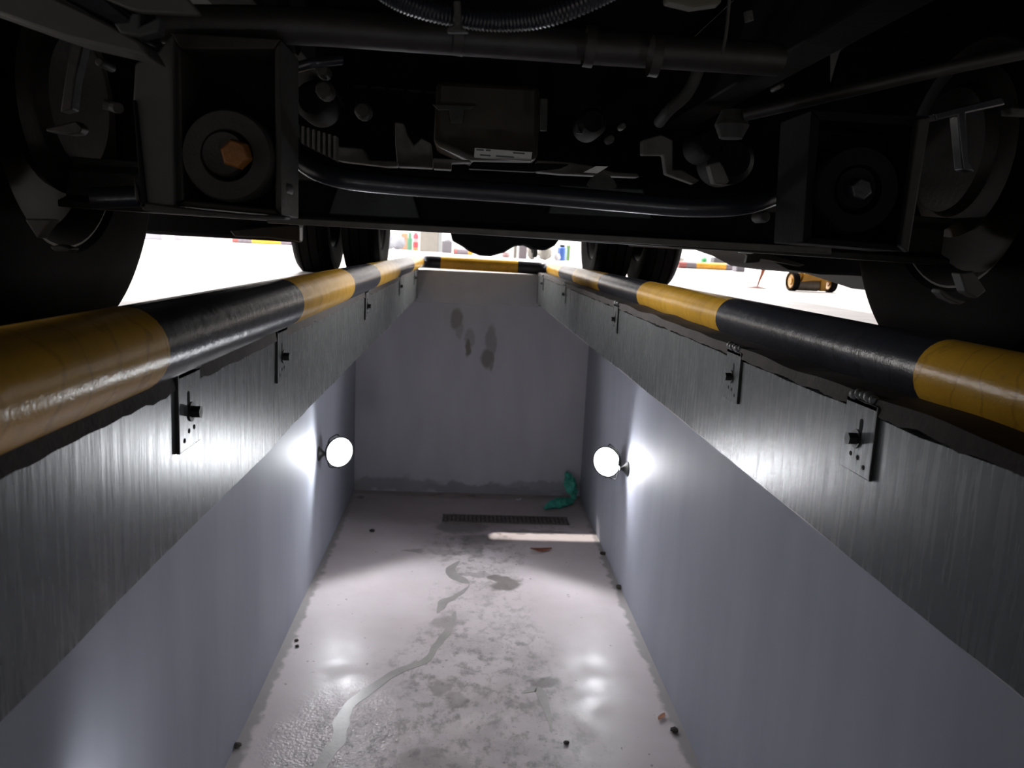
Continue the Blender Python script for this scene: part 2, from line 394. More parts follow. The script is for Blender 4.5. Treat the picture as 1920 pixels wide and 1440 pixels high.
# reversed: a stretch between ring j (far) and j+1 (nearer) takes the colour stored on the nearer ring
for j in range(1, len(rr_)):
    path.append(rr_[j][0]); mis.append(rr_[j+1][1] if j+1 < len(rr_) else rr_[j][1])
bm = tube(B(), [p-Vector((0, D, 0)) for p in path], RR, 28, mis)
pipe = build('pipe', bm, [YEL, BLK], rail)
def bracket(side, y, top, wdt=.085, detail=True):
    x = side*A; s = -side     # s points to the middle of the pit
    bm = B(); box(bm, (x, y-D, -.092), (x+s*.0045, y+wdt-D, top))
    box(bm, (x+s*.0045, y-D, top-.008), (x-s*.05, y+wdt-D, top))
    b = build('bracket', bm, ENAMEL, rail, .0015)
    # shade on the near edge is put in as a dark strip
    build('edge_shade', box(B(), (x-.0+s*.0005, y-D-.0012, -.0915), (x+s*.0047, y-D+.0005, top-.001)), DSTEEL, b)
    bm = B(); lathe(bm, [(0, .0085), (.013, .0085), (.013, 0)], (x+s*.0045, y+.045-D, -.045), (s, 0, 0), 6); lathe(bm, [(0, .013), (.002, .013), (.002, .008)], (x+s*.0045, y+.045-D, -.045), (s, 0, 0), 20)
    build('bolt', bm, DSTEEL, b)
    bm = B(); pts = [(x+s*.0051, y+.036-D+.004*math.cos(a), -.028+(.008 if math.sin(a) > 0 else -.008)+.004*math.sin(a)) for a in [2*math.pi*k/16 for k in range(16)]]
    prism(bm, pts, (-s*.002, 0, 0)); build('slot_disc', bm, HOLE_SHADE, b)
    for dy, dz in ((.018, -.078), (.036, -.069), (.056, -.068)):
        build('hole_disc', lathe(B(), [(0, 0), (0, .0032), (-.002, .0032)], (x+s*.0052, y+dy-D, dz), (s, 0, 0), 12), HOLE_SHADE, b)
    # weld lump where the bracket meets the pipe
    bm = B(); rnd = random.Random(int(y*100))
    for k in range(5):
        m_ = Matrix.Translation((x-s*(.0-.004*k*.3), y+.02+.011*k-D, top+.004+rnd.random()*.004)); bmesh.ops.create_icosphere(bm, subdivisions=2, radius=.005+rnd.random()*.004, matrix=m_)
    for v in bm.verts: v.co += v.co.normalized()*noise.noise(v.co*140)*.003
    build('weld', bm, PLATE, b)
for y in (1.03, 1.575, 2.955, 4.45, 5.70): bracket(-1, y, .012)
for y in (1.0, 1.53, 2.83, 4.37, 5.68): bracket(1, y, .008)
# hanging rust flakes below the far pipe
# ================================================================== pit work lights
def work_light(name, side, y, z, label, aim, power, off, group='round work lights on the pit walls'):
    root = empty(name, ((WL if side < 0 else WR), y, z), label, 'lamp', group)
    s = -side; o = Vector((0, 0, 0))
    build('mount', lathe(B(), [(0, .044), (.006, .042), (.02, .022), (.035, .010), (.05, .008), (.05, 0)], o, (s, 0, 0), 24), DSTEEL, root)
    c = Vector((s*off[0], off[1], 0)); n = Vector(aim).normalized(); R = .088
    up = Vector((0, 0, 1)); up = (up-n*up.dot(n)).normalized()
    b0 = c-n*.055
    bm = B(); pth = spline([c+up*(R+.008), c+up*(R+.01)-n*.03, c*.5+Vector((s*.006, 0, R*.96)), c*.45+Vector((0, 0, R*.6)), c*.45, c*.45+Vector((0, 0, -R*.6)), c*.5+Vector((s*.006, 0, -R*.96)), c-up*(R+.01)-n*.03, c-up*(R+.008)], 5)
    tube(bm, pth, .0035, 8); build('yoke', bm, DSTEEL, root)
    build('arm', tube(B(), [Vector((s*.04, 0, 0)), c*.5, c-n*.045], .007, 12), DSTEEL, root)
    bm = B(); lathe(bm, [(-.05, 0), (-.05, .03), (-.035, .055), (-.012, R), (.004, R+.004), (.008, R+.004), (.008, R-.004), (.002, R-.004)], c, n, 40); hs = build('housing', bm, DSTEEL, root)
    build('lens', lathe(B(), [(.003, R-.0045), (.007, R*.8), (.010, R*.4), (.011, 0)], c, n, 40), LENSM, root)
    l = bpy.data.lights.new('lamp_light', 'SPOT'); l.spot_size = math.radians(177); l.spot_blend = .3; l.shadow_soft_size = .05; l.energy = power; l.color = (.93, .955, 1.0)
    lo = bpy.data.objects.new('lamp_light', l); C.objects.link(lo); lo.parent = root; lo.location = c+n*.04
    lo.rotation_euler = n.to_track_quat('-Z', 'Y').to_euler()
    return root
work_light('work_light', -1, 4.61, -1.03, 'lit round white work light on the left pit wall', (.60, -.76, .03), LAMP_W, (.11, .05))
work_light('work_light', 1, 4.44, -1.02, 'lit round white work light on the right pit wall', (-.60, -.76, .03), LAMP_W, (.095, .15))
work_light('work_light', -1, 1.42, -1.22, 'dim work light low on the left pit wall nearest the truck front axle', (.30, .95, -.05), NEAR_W, (.12, .05))
work_light('work_light', -1, -1.5, -1.0, 'added fill lamp on the left pit wall behind the viewer', (.12, .98, .16), BACK_FILL_W, (.12, .05))  # unseen pair, added to brighten the end wall
work_light('work_light', 1, -1.5, -1.0, 'added fill lamp on the right pit wall behind the viewer', (-.12, .98, .16), BACK_FILL_W, (.12, .05))  # second lamp of the added pair

# ================================================================== things on the pit floor
# drain grate
g = empty('drain_grate', (.254, 5.56, H), 'long dark slotted drain grate set across the pit floor', 'grate')
bm = B(); box(bm, (-.45, -.08, 0), (.45, -.07, .006)); box(bm, (-.45, .07, 0), (.45, .08, .006)); box(bm, (-.45, -.08, 0), (-.44, .08, .006)); box(bm, (.44, -.08, 0), (.45, .08, .006))
GR = mat('dirty_grate', (.15, .135, .12), .8, 0, .4, 25, .4)
build('frame', bm, GR, g)
bm = B()
for k in range(30): box(bm, (-.437+k*.0295, -.07, .0005), (-.437+k*.0295+.018, .07, .005))
build('bars', bm, GR, g); build('channel', box(B(), (-.44, -.07, 0), (.44, .07, .001)), mat('channel_dark', (.08, .07, .065), .9, 0, .3, 20, .2), g)  # channel is a dark sheet under the bars
# crumpled green glove / rag
def rag(name, pts, r, m, label, cat, seed, thick=.02):
    bm = B(); bmesh.ops.create_icosphere(bm, subdivisions=4, radius=1.0)
    a, b = Vector(pts[0]), Vector(pts[1]); ax = (b-a); L = ax.length; ax.normalize(); side = ax.cross(Vector((0, 0, 1))).normalized(); up = side.cross(ax).normalized()
    for v in bm.verts:
        p = v.co.copy(); taper = 1-.55*max(0, p.x)**1.5
        q = (a+b)/2+ax*p.x*L/2+side*p.y*r*taper+up*p.z*thick*taper
        q += Vector((noise.noise(q*28+Vector((seed, 0, 0))), noise.noise(q*28+Vector((0, seed, 0))), noise.noise(q*28+Vector((0, 0, seed)))))*.022
        q.z = max(q.z, H+.002); v.co = q
    return bm
GRN = mat('green_cloth', (.06, .42, .32), .55, 0, .35, 30, .3)
bm = rag('', [(.80, 6.0, H+.03), (.54, 5.80, H+.015)], .055, GRN, '', '', 1, .03)
bm2 = rag('', [(.80, 5.98, H+.03), (.755, 6.10, H+.22)], .045, GRN, '', '', 4, .03)
me = bpy.data.meshes.new('tmp'); bm2.to_mesh(me); bm2.free(); bm.from_mesh(me); bpy.data.meshes.remove(me)
tag(build('crumpled_rag', bm, GRN), 'crumpled green rag lying in the far right corner of the pit floor', 'rag')
# wet liquid trail
def trail(name, pts, label, m, seed):
    P = spline([at_floor(x, y) for x, y, _ in pts], 6); ws = []
    for i in range(len(pts)-1):
        for k in range(6): ws.append(pts[i][2]+(pts[i+1][2]-pts[i][2])*k/6)
    ws.append(pts[-1][2]); bm = B(); a = []; b = []
    for i, p in enumerate(P):
        t_ = (P[min(i+1, len(P)-1)]-P[max(i-1, 0)]).normalized(); s = Vector((t_.y, -t_.x, 0))
        w1 = ws[i]*(1+.5*noise.noise(p*14+Vector((seed, 0, 0)))); w2 = ws[i]*(1+.5*noise.noise(p*14+Vector((0, seed, 0))))
        a.append(bm.verts.new(p+s*w1+Vector((0, 0, .0012)))); b.append(bm.verts.new(p-s*w2+Vector((0, 0, .0012))))
    for i in range(len(P)-1): bm.faces.new((a[i], a[i+1], b[i+1], b[i]))
    r = bmesh.ops.extrude_face_region(bm, geom=bm.faces[:]); bmesh.ops.translate(bm, vec=(0, 0, -.001), verts=[v for v in r['geom'] if isinstance(v, bmesh.types.BMVert)])
    return tag(build(name, bm, m), label, 'puddle')
def at_floor(px, py):
    d = ray(px, py); t_ = (H-CAM.z)/d.z; return CAM+d*t_
WET = mat('wet_dust', (.36, .335, .32), .32, 0, .15, 10, .25)
trail('liquid_trail', [(853, 1146, .003), (851, 1155, .012), (838, 1185, .022), (815, 1215, .02), (795, 1240, .018), (740, 1262, .022), (700, 1290, .025), (660, 1318, .024), (642, 1345, .03), (636, 1385, .03), (610, 1420, .03), (585, 1470, .03)], 'long winding grey wet trail running down the left middle of the pit floor', WET, 2)
trail('liquid_trail', [(880, 1098, .002), (872, 1106, .012), (852, 1120, .02), (834, 1128, .028), (826, 1140, .02), (820, 1150, .003)], 'short wet streak just beyond the long winding trail on the pit floor', WET, 5)
trail('liquid_trail', [(862, 1052, .003), (846, 1066, .03), (852, 1080, .04), (870, 1090, .03), (880, 1094, .003)], 'faint damp patch farthest along the wet trail on the pit floor', WET, 8)
trail('liquid_trail', [(978, 1300, .003), (988, 1296, .012), (1006, 1292, .022), (1016, 1302, .025), (1024, 1325, .014), (1029, 1345, .01), (1034, 1372, .003)], 'small dark wet patch right of the middle of the pit floor', WET, 11)
# leaf and crumbs
def leaf(px, py, ln, wd, m, rz, label, name='dry_leaf', cat='leaf', curl=.012):
    c = at_floor(px, py); bm = B(); n = 8; V = []
    for i in range(n+1):
        t_ = i/n; w_ = wd*math.sin(math.pi*min(1, t_*.95+.03))**.8
        x = (t_-.5)*ln; z = .004+curl*(2*t_-1)**2
        V.append([bm.verts.new((x, -w_, z+.006)), bm.verts.new((x, 0, z)), bm.verts.new((x, w_, z+.004))])
    for i in range(n):
        for k in (0, 1): bm.faces.new((V[i][k], V[i+1][k], V[i+1][k+1], V[i][k+1]))
    o = build(name, bm, m); o.location = c; o.rotation_euler.z = rz
    s = o.modifiers.new('solid', 'SOLIDIFY'); s.thickness = .0015; return tag(o, label, cat)
LEAF = mat('dry_leaf', (.28, .09, .05), .7, 0, .4, 40, .2)
leaf(1014, 1033, .14, .03, LEAF, .1, 'dry red-brown leaf lying on the pit floor near the drain grate')
leaf(1240, 1347, .06, .012, mat('orange_scrap', (.5, .2, .1), .7), .9, 'small orange scrap on the pit floor by the right wall', 'paper_scrap', 'scrap', .004)
leaf(972, 939, .05, .018, WHP, .4, 'tiny white scrap on the floor at the foot of the end wall', 'paper_scrap', 'scrap', .01)
CR = mat('dirt_crumb', (.05, .042, .035), .9, 0, .4, 60, .3)
for i, (px, py, s, lab) in enumerate([
    (480, 1284, .013, 'dark dirt crumb beside the left wall, nearest the bright wet patch'), (1161, 1104, .022, 'dark dirt lump against the foot of the right wall'),
    (1264, 1372, .018, 'dark crumb near the right wall, just below the orange scrap'), (1062, 1395, .012, 'lone dark crumb on the right half of the near pit floor'),
    (556, 1202, .010, 'upper one of two specks close to the left wall'), (557, 1213, .010, 'lower one of two specks close to the left wall'),
    (698, 997, .018, 'small dark crumb left of the drain grate'), (1130, 1040, .02, 'dark crumb at the right wall below the bright light strip'),
    (445, 1400, .016, 'dark crumb at the foot of the left wall, bottom edge of view'), (1318, 1418, .016, 'dark crumb at the foot of the right wall, bottom edge of view')]):
    c = at_floor(px, py); bm = B(); bmesh.ops.create_icosphere(bm, subdivisions=2, radius=s)
    for v in bm.verts:
        v.co = v.co*(1+.35*noise.noise(v.co.normalized()*2+Vector((i*3, 0, 0)))); v.co.z = v.co.z*.5
    lo = min(v.co.z for v in bm.verts)
    for v in bm.verts: v.co.z -= lo
    tag(build('dirt_crumb', bm, CR, loc=c), lab, 'crumb')

# ================================================================== the truck overhead
truck = empty('truck', (0, 1.35, 0), 'black underside of a truck parked over the pit, seen from below its front axle', 'truck')
TO = Vector((0, 1.35, 0))
def part(name, bm, m, bev=0, parent=None, label=None):
    bmesh.ops.translate(bm, vec=-TO, verts=bm.verts[:])
    o = build(name, bm, m, parent or truck, bev)
    if label: o['label'] = label
    return o
def pprism(name, px, Y, dep, m, bev=.003, parent=None, label=None):
    return part(name, prism(B(), pts_at(px, Y), (0, dep, 0)), m, bev, parent, label)
def ptube(name, px, m, r, seg=14, n=8, parent=None, label=None):
    """px: (px, py, Y)"""
    return part(name, tube(B(), spline([at(*q) for q in px], n), r, seg), m, 0, parent, label)
# --- wheels
def tyre_bm(x0, y0, R, W, full=0):
    bm = B(); h = W/2; s = R*.13
    S1, S2 = ((.93, .86) if full else (.80, .66))
    prof = [(-h*.62, R*.56), (-h*.85, R*.60), (-h*.98, R*.72), (-h, R*.80), (-h*.985, R*.90), (-h*S1, R*.955), (-h*S2, R*.99)]
    gs = [-.5, 0.0, .5]
    for g_ in gs: prof += [(h*(g_-.05), R), (h*(g_-.045), R*.975), (h*(g_+.045), R*.975), (h*(g_+.05), R)]
    prof += [(h*S2, R*.99), (h*S1, R*.955), (h*.985, R*.90), (h, R*.80), (h*.98, R*.72), (h*.85, R*.60), (h*.62, R*.56), (-h*.62, R*.56)]
    lathe(bm, prof, (x0, y0, R-.028), (1, 0, 0), 96)
    for v in bm.verts: v.co.z = max(v.co.z, .001)      # loaded contact patch
    return bm
def rim_bm(x0, y0, R, W, s):
    bm = B(); h = W/2
    lathe(bm, [(-h*.72, R*.60), (-h*.75, R*.57), (-h*.3, R*.5), (h*.3, R*.5), (h*.75, R*.57), (h*.72, R*.60)], (x0, y0, R-.028), (1, 0, 0), 48)
    lathe(bm, [(s*h*.3, R*.5), (s*h*.1, R*.40), (s*h*.05, R*.22), (s*h*.5, R*.18), (s*h*.5, 0)], (x0, y0, R-.028), (1, 0, 0), 48)
    return bm
for s in (-1, 1):
    FR = .42; x0 = s*.96+.02; yc = 1.63
    tr = part('front_tyre', tyre_bm(x0, yc, FR, .22, 1), RUB)
    part('rim', rim_bm(x0, yc, FR, .22, -s), RIM, 0, tr)
    part('brake_backing_plate', lathe(B(), [(0, .16), (.02, .17), (.03, .13), (.05, .12), (.05, 0)], (x0-s*.07, yc, FR), (-s, 0, 0), 40), UBR, 0, tr)
for s in (-1, 1):
    for xi in (.715, .995):
        tr = part('rear_tyre', tyre_bm(s*xi+.03, 4.95, .42, .208), RUB)
        part('rim', rim_bm(s*xi+.03, 4.95, .42, .208, s if xi > .8 else -s), RIM, 0, tr)
# --- front axle
zb = lambda x: .2098-.0183*x
bm = B(); sec = [(-.045, 0), (.045, 0), (.045, .012), (.012, .022), (.012, .07), (.04, .08), (.04, .092), (-.04, .092), (-.04, .08), (-.012, .07), (-.012, .022), (-.045, .012)]
a = [(-.85, 1.63+p[0], zb(-.85)+p[1]) for p in sec]; prism(bm, a, (1.72, 0, -.0183*1.72))
ax = part('front_axle_beam', bm, UBG, .002)
for x in (-.225, .165):
    c = at(700 if x < 0 else 1130, 375, 1.55)
    w_ = .085 if x < 0 else .10
    bm = prism(B(), [(c.x-w_*.8, 1.57, c.z+.026), (c.x+w_*.8, 1.57, c.z+.026), (c.x+w_, 1.57, c.z-.029), (c.x-w_, 1.57, c.z-.029)], (0, .02, 0))
    pad = part('spring_seat', bm, GREENISH, .003, ax)
    part('seat_washer', lathe(B(), [(0, 0), (0, .02), (-.004, .028), (-.004, .03)], (c.x, 1.568, c.z+.02), (0, -1, 0), 28), UBG, 0, ax)
# front face cover behind the anti-roll bar: black axle web plate
pprism('axle_face', [(520, 338), (900, 352), (1520, 378), (1560, 468), (520, 412)], 1.592, .012, UB, .002, ax)
pprism('axle_flange', [(500, 406), (1560, 464), (1560, 477), (500, 418)], 1.56, .02, mat('axle_flange_lit', (.11, .10, .085), .6, 0, .3, 20, .3), .002, ax)  # light on the lower flange is put into this paler colour
# --- anti-roll bar
ptube('anti_roll_bar', [(520, 170, 1.36), (534, 225, 1.26), (548, 275, 1.18), (580, 312, 1.14), (640, 334, 1.12), (740, 346, 1.12), (880, 356, 1.12), (1020, 366, 1.12), (1160, 378, 1.12), (1290, 388, 1.12), (1390, 385, 1.13), (1450, 368, 1.15), (1510, 345, 1.2), (1560, 320, 1.3)], UB2, .0135, 20, 10)
# --- spring hanger boxes with rubber bushes
def hanger(side):
    if side < 0:
        o = [(318, 60), (526, 72), (527, 405), (328, 386)]; i_ = [(338, 92), (514, 92), (516, 392), (345, 374)]; cx, cy = 427, 292; Y = .97
    else:
        o = [(1522, 205), (1746, 218), (1704, 472), (1506, 456)]; i_ = [(1538, 225), (1722, 236), (1686, 458), (1522, 444)]; cx, cy = 1606, 356; Y = 1.0
    bm = B(); O = pts_at(o, Y); I = pts_at(i_, Y); dep = Vector((0, .10, 0))
    for k in range(4):
        a, b, c, d = O[k], O[(k+1) % 4], I[(k+1) % 4], I[k]; prism(bm, [a, b, c, d], dep)
    hb = part('spring_hanger', bm, UBR if side < 0 else UB, .002)  # right hanger gets less light; its shade is put into darker materials
    part('hanger_back', prism(B(), [p+Vector((0, .075, 0)) for p in I], (0, .01, 0)), UB, 0, hb)
    c = at(cx, cy, Y-.004); k = Y/FOC
    part('rubber_bush', lathe(B(), [(.08, 80*k), (.002, 80*k), (-.004, 76*k), (-.004, 46*k), (.006, 42*k)], c, (0, 1, 0), 48), UB if side > 0 else mat('aged_rubber', (.022, .019, .017), .75, 0, .2, 30, .3), 0, hb)
    part('bush_sleeve', lathe(B(), [(.03, 42*k), (-.001, 40*k), (-.006, 36*k), (-.004, 20*k), (-.004, 0)], c+Vector((-.003, 0, .002)), (0, 1, 0), 36), UBR if side < 0 else UB, 0, hb)
    if side < 0:
        part('hanger_bolt', lathe(B(), [(0, 26*k), (-.014, 26*k), (-.018, 22*k), (-.018, 0)], c+Vector((.013, -.004, .001)), (0, 1, 0), 6), ORB, .001, hb, 'rusty orange hexagonal bolt head')
    else:
        part('hanger_bolt', lathe(B(), [(0, 22*k), (-.012, 22*k), (-.015, 19*k), (-.015, 0)], c, (0, 1, 0), 6), UB2, .001, hb)
    return hb
hl = hanger(-1); hr = hanger(1)
pprism('hanger_flange', [(252, 118), (296, 96), (322, 62), (326, 388), (276, 392), (262, 350), (248, 190)], .955, .012, UBL, .003, hl, 'pale grey flange plate')
pprism('hanger_lip', [(250, 330), (262, 378), (330, 388), (470, 402), (536, 404), (534, 411), (468, 409), (270, 396), (252, 372)], .95, .03, UBG, .002, hl)
pprism('hanger_edge', [(248, 185), (254, 190), (275, 392), (264, 388)], .95, .02, UB, .002, hl)
pprism('hanger_edge', [(1722, 222), (1746, 218), (1704, 474), (1690, 462)], .985, .012, UBR, .002, hr)
for (x, y, Y, r, m) in ((527, 352, 1.0, .009, UBL), (1433, 406, 1.2, .009, UBL), (605, 132, 1.5, .012, UBG), (608, 168, 1.5, .016, UBG), (680, 207, 1.6, .016, UBG), (1168, 236, 1.6, .006, UBL), (1145, 260, 1.6, .008, UBG), (187, 116, .95, .005, UBR), (1466, 160, 1.0, .003, UBR)):
    c = at(x, y, Y); part('bolt_head', lathe(B(), [(.03, r), (0, r), (-r*.5, r*.7), (-r*.6, 0)], c, (0, 1, 0), 12), m, 0)
# --- steering / cross tubes
ptube('cross_tube', [(300, 45, 1.0), (540, 48, 1.02), (800, 66, 1.05), (1100, 88, 1.08), (1300, 101, 1.1), (1460, 112, 1.12)], TUBE, .021, 20, 6)
for (x, y) in ((550, 55), (862, 58), (1105, 80), (1228, 98)):
    c = at(x, y, 1.03); part('tube_clamp', lathe(B(), [(-.006, .024), (.006, .024)], at(x, y+8, 1.05), (1, 0, -.07), 24), UBR, 0)
bm = B(); pth = spline([at(*q) for q in ((700, -30, .9), (760, 6, .9), (850, 30, .9), (940, 40, .9), (1030, 30, .9), (1130, -10, .9), (1200, -50, .9))], 26)
tube(bm, pth, [.0095+.0016*(k % 2) for k in range(len(pth))], 14); part('corrugated_conduit', bm, UB2)
pprism('conduit_clip', [(850, 0), (864, 0), (866, 50), (880, 60), (838, 60), (838, 50), (852, 45)], .88, .01, UBG, .002)
ptube('drag_link', [(1395, 216, 1.15), (1560, 178, 1.1), (1740, 136, 1.05), (1940, 94, 1.0)], TUBE, .0085, 14, 6)
c = at(1372, 235, 1.17); part('ball_joint', lathe(B(), [(-.02, 0), (-.018, .016), (0, .024), (.02, .016), (.02, 0)], c, (0, 0, 1), 24), UBG)
ptube('coolant_hose', [(1318, 95, 1.5), (1306, 140, 1.5), (1286, 178, 1.52), (1256, 205, 1.55), (1236, 230, 1.6)], UBG, .011, 16, 8)
# --- leaf springs and arms, upper left
pprism('leaf_spring', [(-60, -30), (70, -20), (160, 22), (215, 50), (262, 78), (280, 108), (235, 96), (130, 72), (60, 48), (-60, 5)], .86, .05, UBL, .003)
pprism('leaf_spring', [(70, -30), (190, -10), (250, 38), (262, 70), (215, 48), (160, 20)], .875, .05, UB2, .003)
pprism('mudguard_bracket', [(180, -10), (345, -10), (372, 20), (372, 27), (312, 24), (262, 22), (235, 14)], .84, .01, UBL, .002)
pprism('spring_clip', [(212, 42), (240, 40), (245, 24), (262, 22), (262, 48), (300, 30), (296, 60), (262, 68), (225, 62)], .85, .02, GREENISH, .002)
pprism('strut', [(132, 78), (156, 84), (140, 150), (134, 205), (112, 210), (122, 140)], 1.0, .02, UBR, .002)
pprism('hose_bracket', [(85, 240), (120, 232), (142, 226), (155, 240), (148, 250), (130, 252), (86, 246)], 1.02, .02, UBR, .002)
ptube('brake_pipe', [(195, 195, 1.0), (212, 200, 1.0), (222, 203, .98)], UBG, .006, 10, 4)
ptube('shock_absorber', [(168, 372, 1.1), (260, 368, 1.12)], UB2, .014, 18, 4)
# --- right side frame
pprism('frame_bracket', [(1752, 212), (1880, 180), (1886, 196), (1812, 212), (1818, 300), (1828, 322), (1806, 318), (1796, 216), (1756, 226)], 1.05, .02, UB2, .002)
pprism('frame_bracket', [(1895, 200), (1960, 205), (1960, 216), (1896, 214)], 1.0, .02, UBG, .002)
pprism('top_panel', [(1250, -10), (1355, -10), (1352, 6), (1300, 13), (1252, 2)], .9, .02, mat('tan_dusty_panel', (.06, .055, .038), .8), .002)
ptube('cable', [(1368, -10, 1.0), (1362, 60, 1.02), (1354, 100, 1.04)], UBG, .002, 8, 4)
ptube('cable_grommet', [(1402, 22, .95), (1405, 40, .95)], UBG, .005, 10, 2)
# --- engine
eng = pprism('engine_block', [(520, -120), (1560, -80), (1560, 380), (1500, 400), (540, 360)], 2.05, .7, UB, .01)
pprism('oil_filter_housing', [(818, 150), (1012, 160), (1012, 225), (1008, 300), (880, 300), (812, 270)], 1.85, .15, mat('brown_oily_tin', (.026, .018, .010), .55, 0, .3, 12, .2), .012, eng)
pprism('housing_clip', [(810, 195), (892, 198), (886, 204), (870, 206), (868, 232), (846, 230), (842, 206), (822, 206)], 1.83, .01, UBG, .002, eng)
pprism('maker_label', [(890, 277), (998, 285), (996, 303), (889, 295)], 1.72, .004, LAB, .001, eng, 'small worn white label')
lb = [(893, 279, 14), (911, 280, 9), (962, 285, 22), (900, 289, 20), (930, 291, 34)]
bm = B()
for x, y, w_ in lb: prism(bm, pts_at([(x, y), (x+w_, y+w_*.07), (x+w_, y+w_*.07+3), (x, y+3)], 1.7195), (0, .001, 0))
part('label_print', bm, INK, 0, eng)
pprism('casting_rib', [(740, 228), (757, 231), (762, 250), (776, 272), (790, 258), (808, 268), (811, 315), (745, 312), (741, 270)], 1.75, .04, UBC, .003, eng)
pprism('mount_plate', [(632, 274), (680, 278), (692, 300), (745, 302), (745, 312), (725, 312), (640, 302), (620, 296)], 1.7, .04, UBC, .003, eng)
pprism('mount_plate', [(812, 296), (880, 300), (884, 304), (846, 305), (846, 318), (812, 316)], 1.7, .04, UBC, .003, eng)
pprism('mount_plate', [(1006, 300), (1070, 304), (1105, 310), (1150, 322), (1195, 325), (1200, 332), (1140, 330), (1050, 326), (1006, 322)], 1.7, .04, UBC, .003, eng)
pprism('sump_edge', [(886, 303), (1068, 308), (1050, 316), (1000, 322), (878, 316)], 1.69, .03, UB, .003, eng)
pprism('paper_tag', [(1094, 323), (1118, 311), (1141, 312), (1120, 325)], 1.5, .003, LAB, .0005, eng, 'small white tag')
pprism('side_bracket', [(1205, 262), (1240, 252), (1262, 262), (1262, 318), (1280, 318), (1312, 338), (1302, 345), (1250, 326), (1245, 290), (1205, 290)], 1.68, .03, UBC, .003, eng)
pprism('side_bracket', [(1330, 308), (1350, 302), (1358, 315), (1368, 340), (1360, 346), (1340, 344)], 1.6, .03, UBC, .003, eng)
pprism('connector', [(1081, 233), (1118, 236), (1118, 242), (1086, 240), (1086, 246), (1126, 248), (1126, 253), (1080, 250)], 1.72, .006, UBG, .001, eng)
pprism('red_plug', [(1115, 215), (1127, 216), (1126, 240), (1115, 240)], 1.7, .012, REDP, .001, eng, 'small red plastic plug')
pprism('pipe_stay', [(1013, 184), (1028, 184), (1026, 245), (1013, 245)], 1.72, .01, UBG, .002, eng)
bm = B()
for k in range(9):
    x = 545+k*10; tp = 230+k*3; prism(bm, pts_at([(x, tp), (x+5, tp), (x+5, 262+k*5), (x, 258+k*5)], 1.45), (0, .03, 0))
part('cooler_fins', bm, UBC, .001, eng)
ptube('air_hose', [(545, 130, 1.5), (590, 118, 1.48), (640, 112, 1.5)], UB2, .009, 12, 6, eng)
for k, (x, y, r) in enumerate(((1110, 230, .03), (590, 190, .04), (1370, 300, .05), (1330, 270, .035))):
    part('pulley', lathe(B(), [(-.02, 0), (-.02, r*.7), (0, r), (.08, r)], at(x, y, 1.72), (0, 1, 0), 28), UB, 0, eng)
bm = B()
for k in range(12):
    x = 1045+k*3; prism(bm, pts_at([(560+k*34, 150+k*3), (585+k*34, 151+k*3), (585+k*34, 154+k*3), (560+k*34, 153+k*3)], 2.03), (0, .03, 0))
part('block_ribs', bm, UB2, 0, eng)
# grey drip edge under the bar, right
pprism('splash_edge', [(1210, 382), (1240, 388), (1300, 388), (1318, 390), (1262, 400), (1222, 396)], 1.2, .02, UBG, .002)
pprism('bar_clip', [(775, 355), (812, 357), (812, 362), (788, 364), (781, 370), (776, 362)], 1.14, .01, UBG, .001)
# --- rails, tanks and body that close the view upward; floor plates added to block light
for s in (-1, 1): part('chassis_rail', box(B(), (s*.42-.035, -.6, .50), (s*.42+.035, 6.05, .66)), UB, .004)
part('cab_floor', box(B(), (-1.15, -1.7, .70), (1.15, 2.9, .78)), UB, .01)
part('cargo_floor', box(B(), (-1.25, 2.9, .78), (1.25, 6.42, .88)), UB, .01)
for s in (-1, 1):
    part('side_skirt', box(B(), (s*1.1-.015, -1.7, .42), (s*1.1+.015, 2.9, .70)), UB, .004)
    bm = B(); lathe(bm, [(-.15, .50), (.13, .50), (.13, .52), (-.15, .52), (-.15, .50)], (s*.96, 1.63, .42), (1, 0, 0), 48)
    bmesh.ops.bisect_plane(bm, geom=bm.verts[:]+bm.edges[:]+bm.faces[:], plane_co=(0, 0, .42), plane_no=(0, 0, -1), clear_outer=True)
    part('wheel_arch', bm, UB)
part('gearbox', prism(B(), [(-.16, 2.7, .30), (.16, 2.7, .30), (.2, 2.7, .42), (.16, 2.7, .62), (-.16, 2.7, .62), (-.2, 2.7, .42)], (0, .6, 0)), UB, .01)
ptube('propeller_shaft', [(880, 405, 3.3), (915, 420, 4.7)], UB, .03, 20, 4)
# rear axle with differential
bm = B(); tube(bm, [(-.9, 4.95, .42), (-.25, 4.95, .41), (.25, 4.95, .40), (.95, 4.95, .42)], .055, 24); part('rear_axle', bm, UB)
bm = B(); bmesh.ops.create_icosphere(bm, subdivisions=4, radius=1, matrix=Matrix.Translation((.02, 4.9, .345)) @ Matrix.Diagonal((.19, .18, .20, 1)))
df = part('differential', bm, UB)
part('drain_rib', lathe(B(), [(-.012, .10), (.012, .10), (.014, .075), (-.014, .075), (-.012, .10)], (.30, 4.85, .24), (1, 0, .1), 36), UBG, 0, df)
pprism('diff_housing', [(842, 425), (848, 452), (866, 462), (880, 472), (900, 480), (920, 481), (945, 474), (965, 462), (985, 460), (1000, 468), (1022, 470), (1040, 461), (1052, 445), (1052, 420)], 4.7, .2, UB, .01, df)
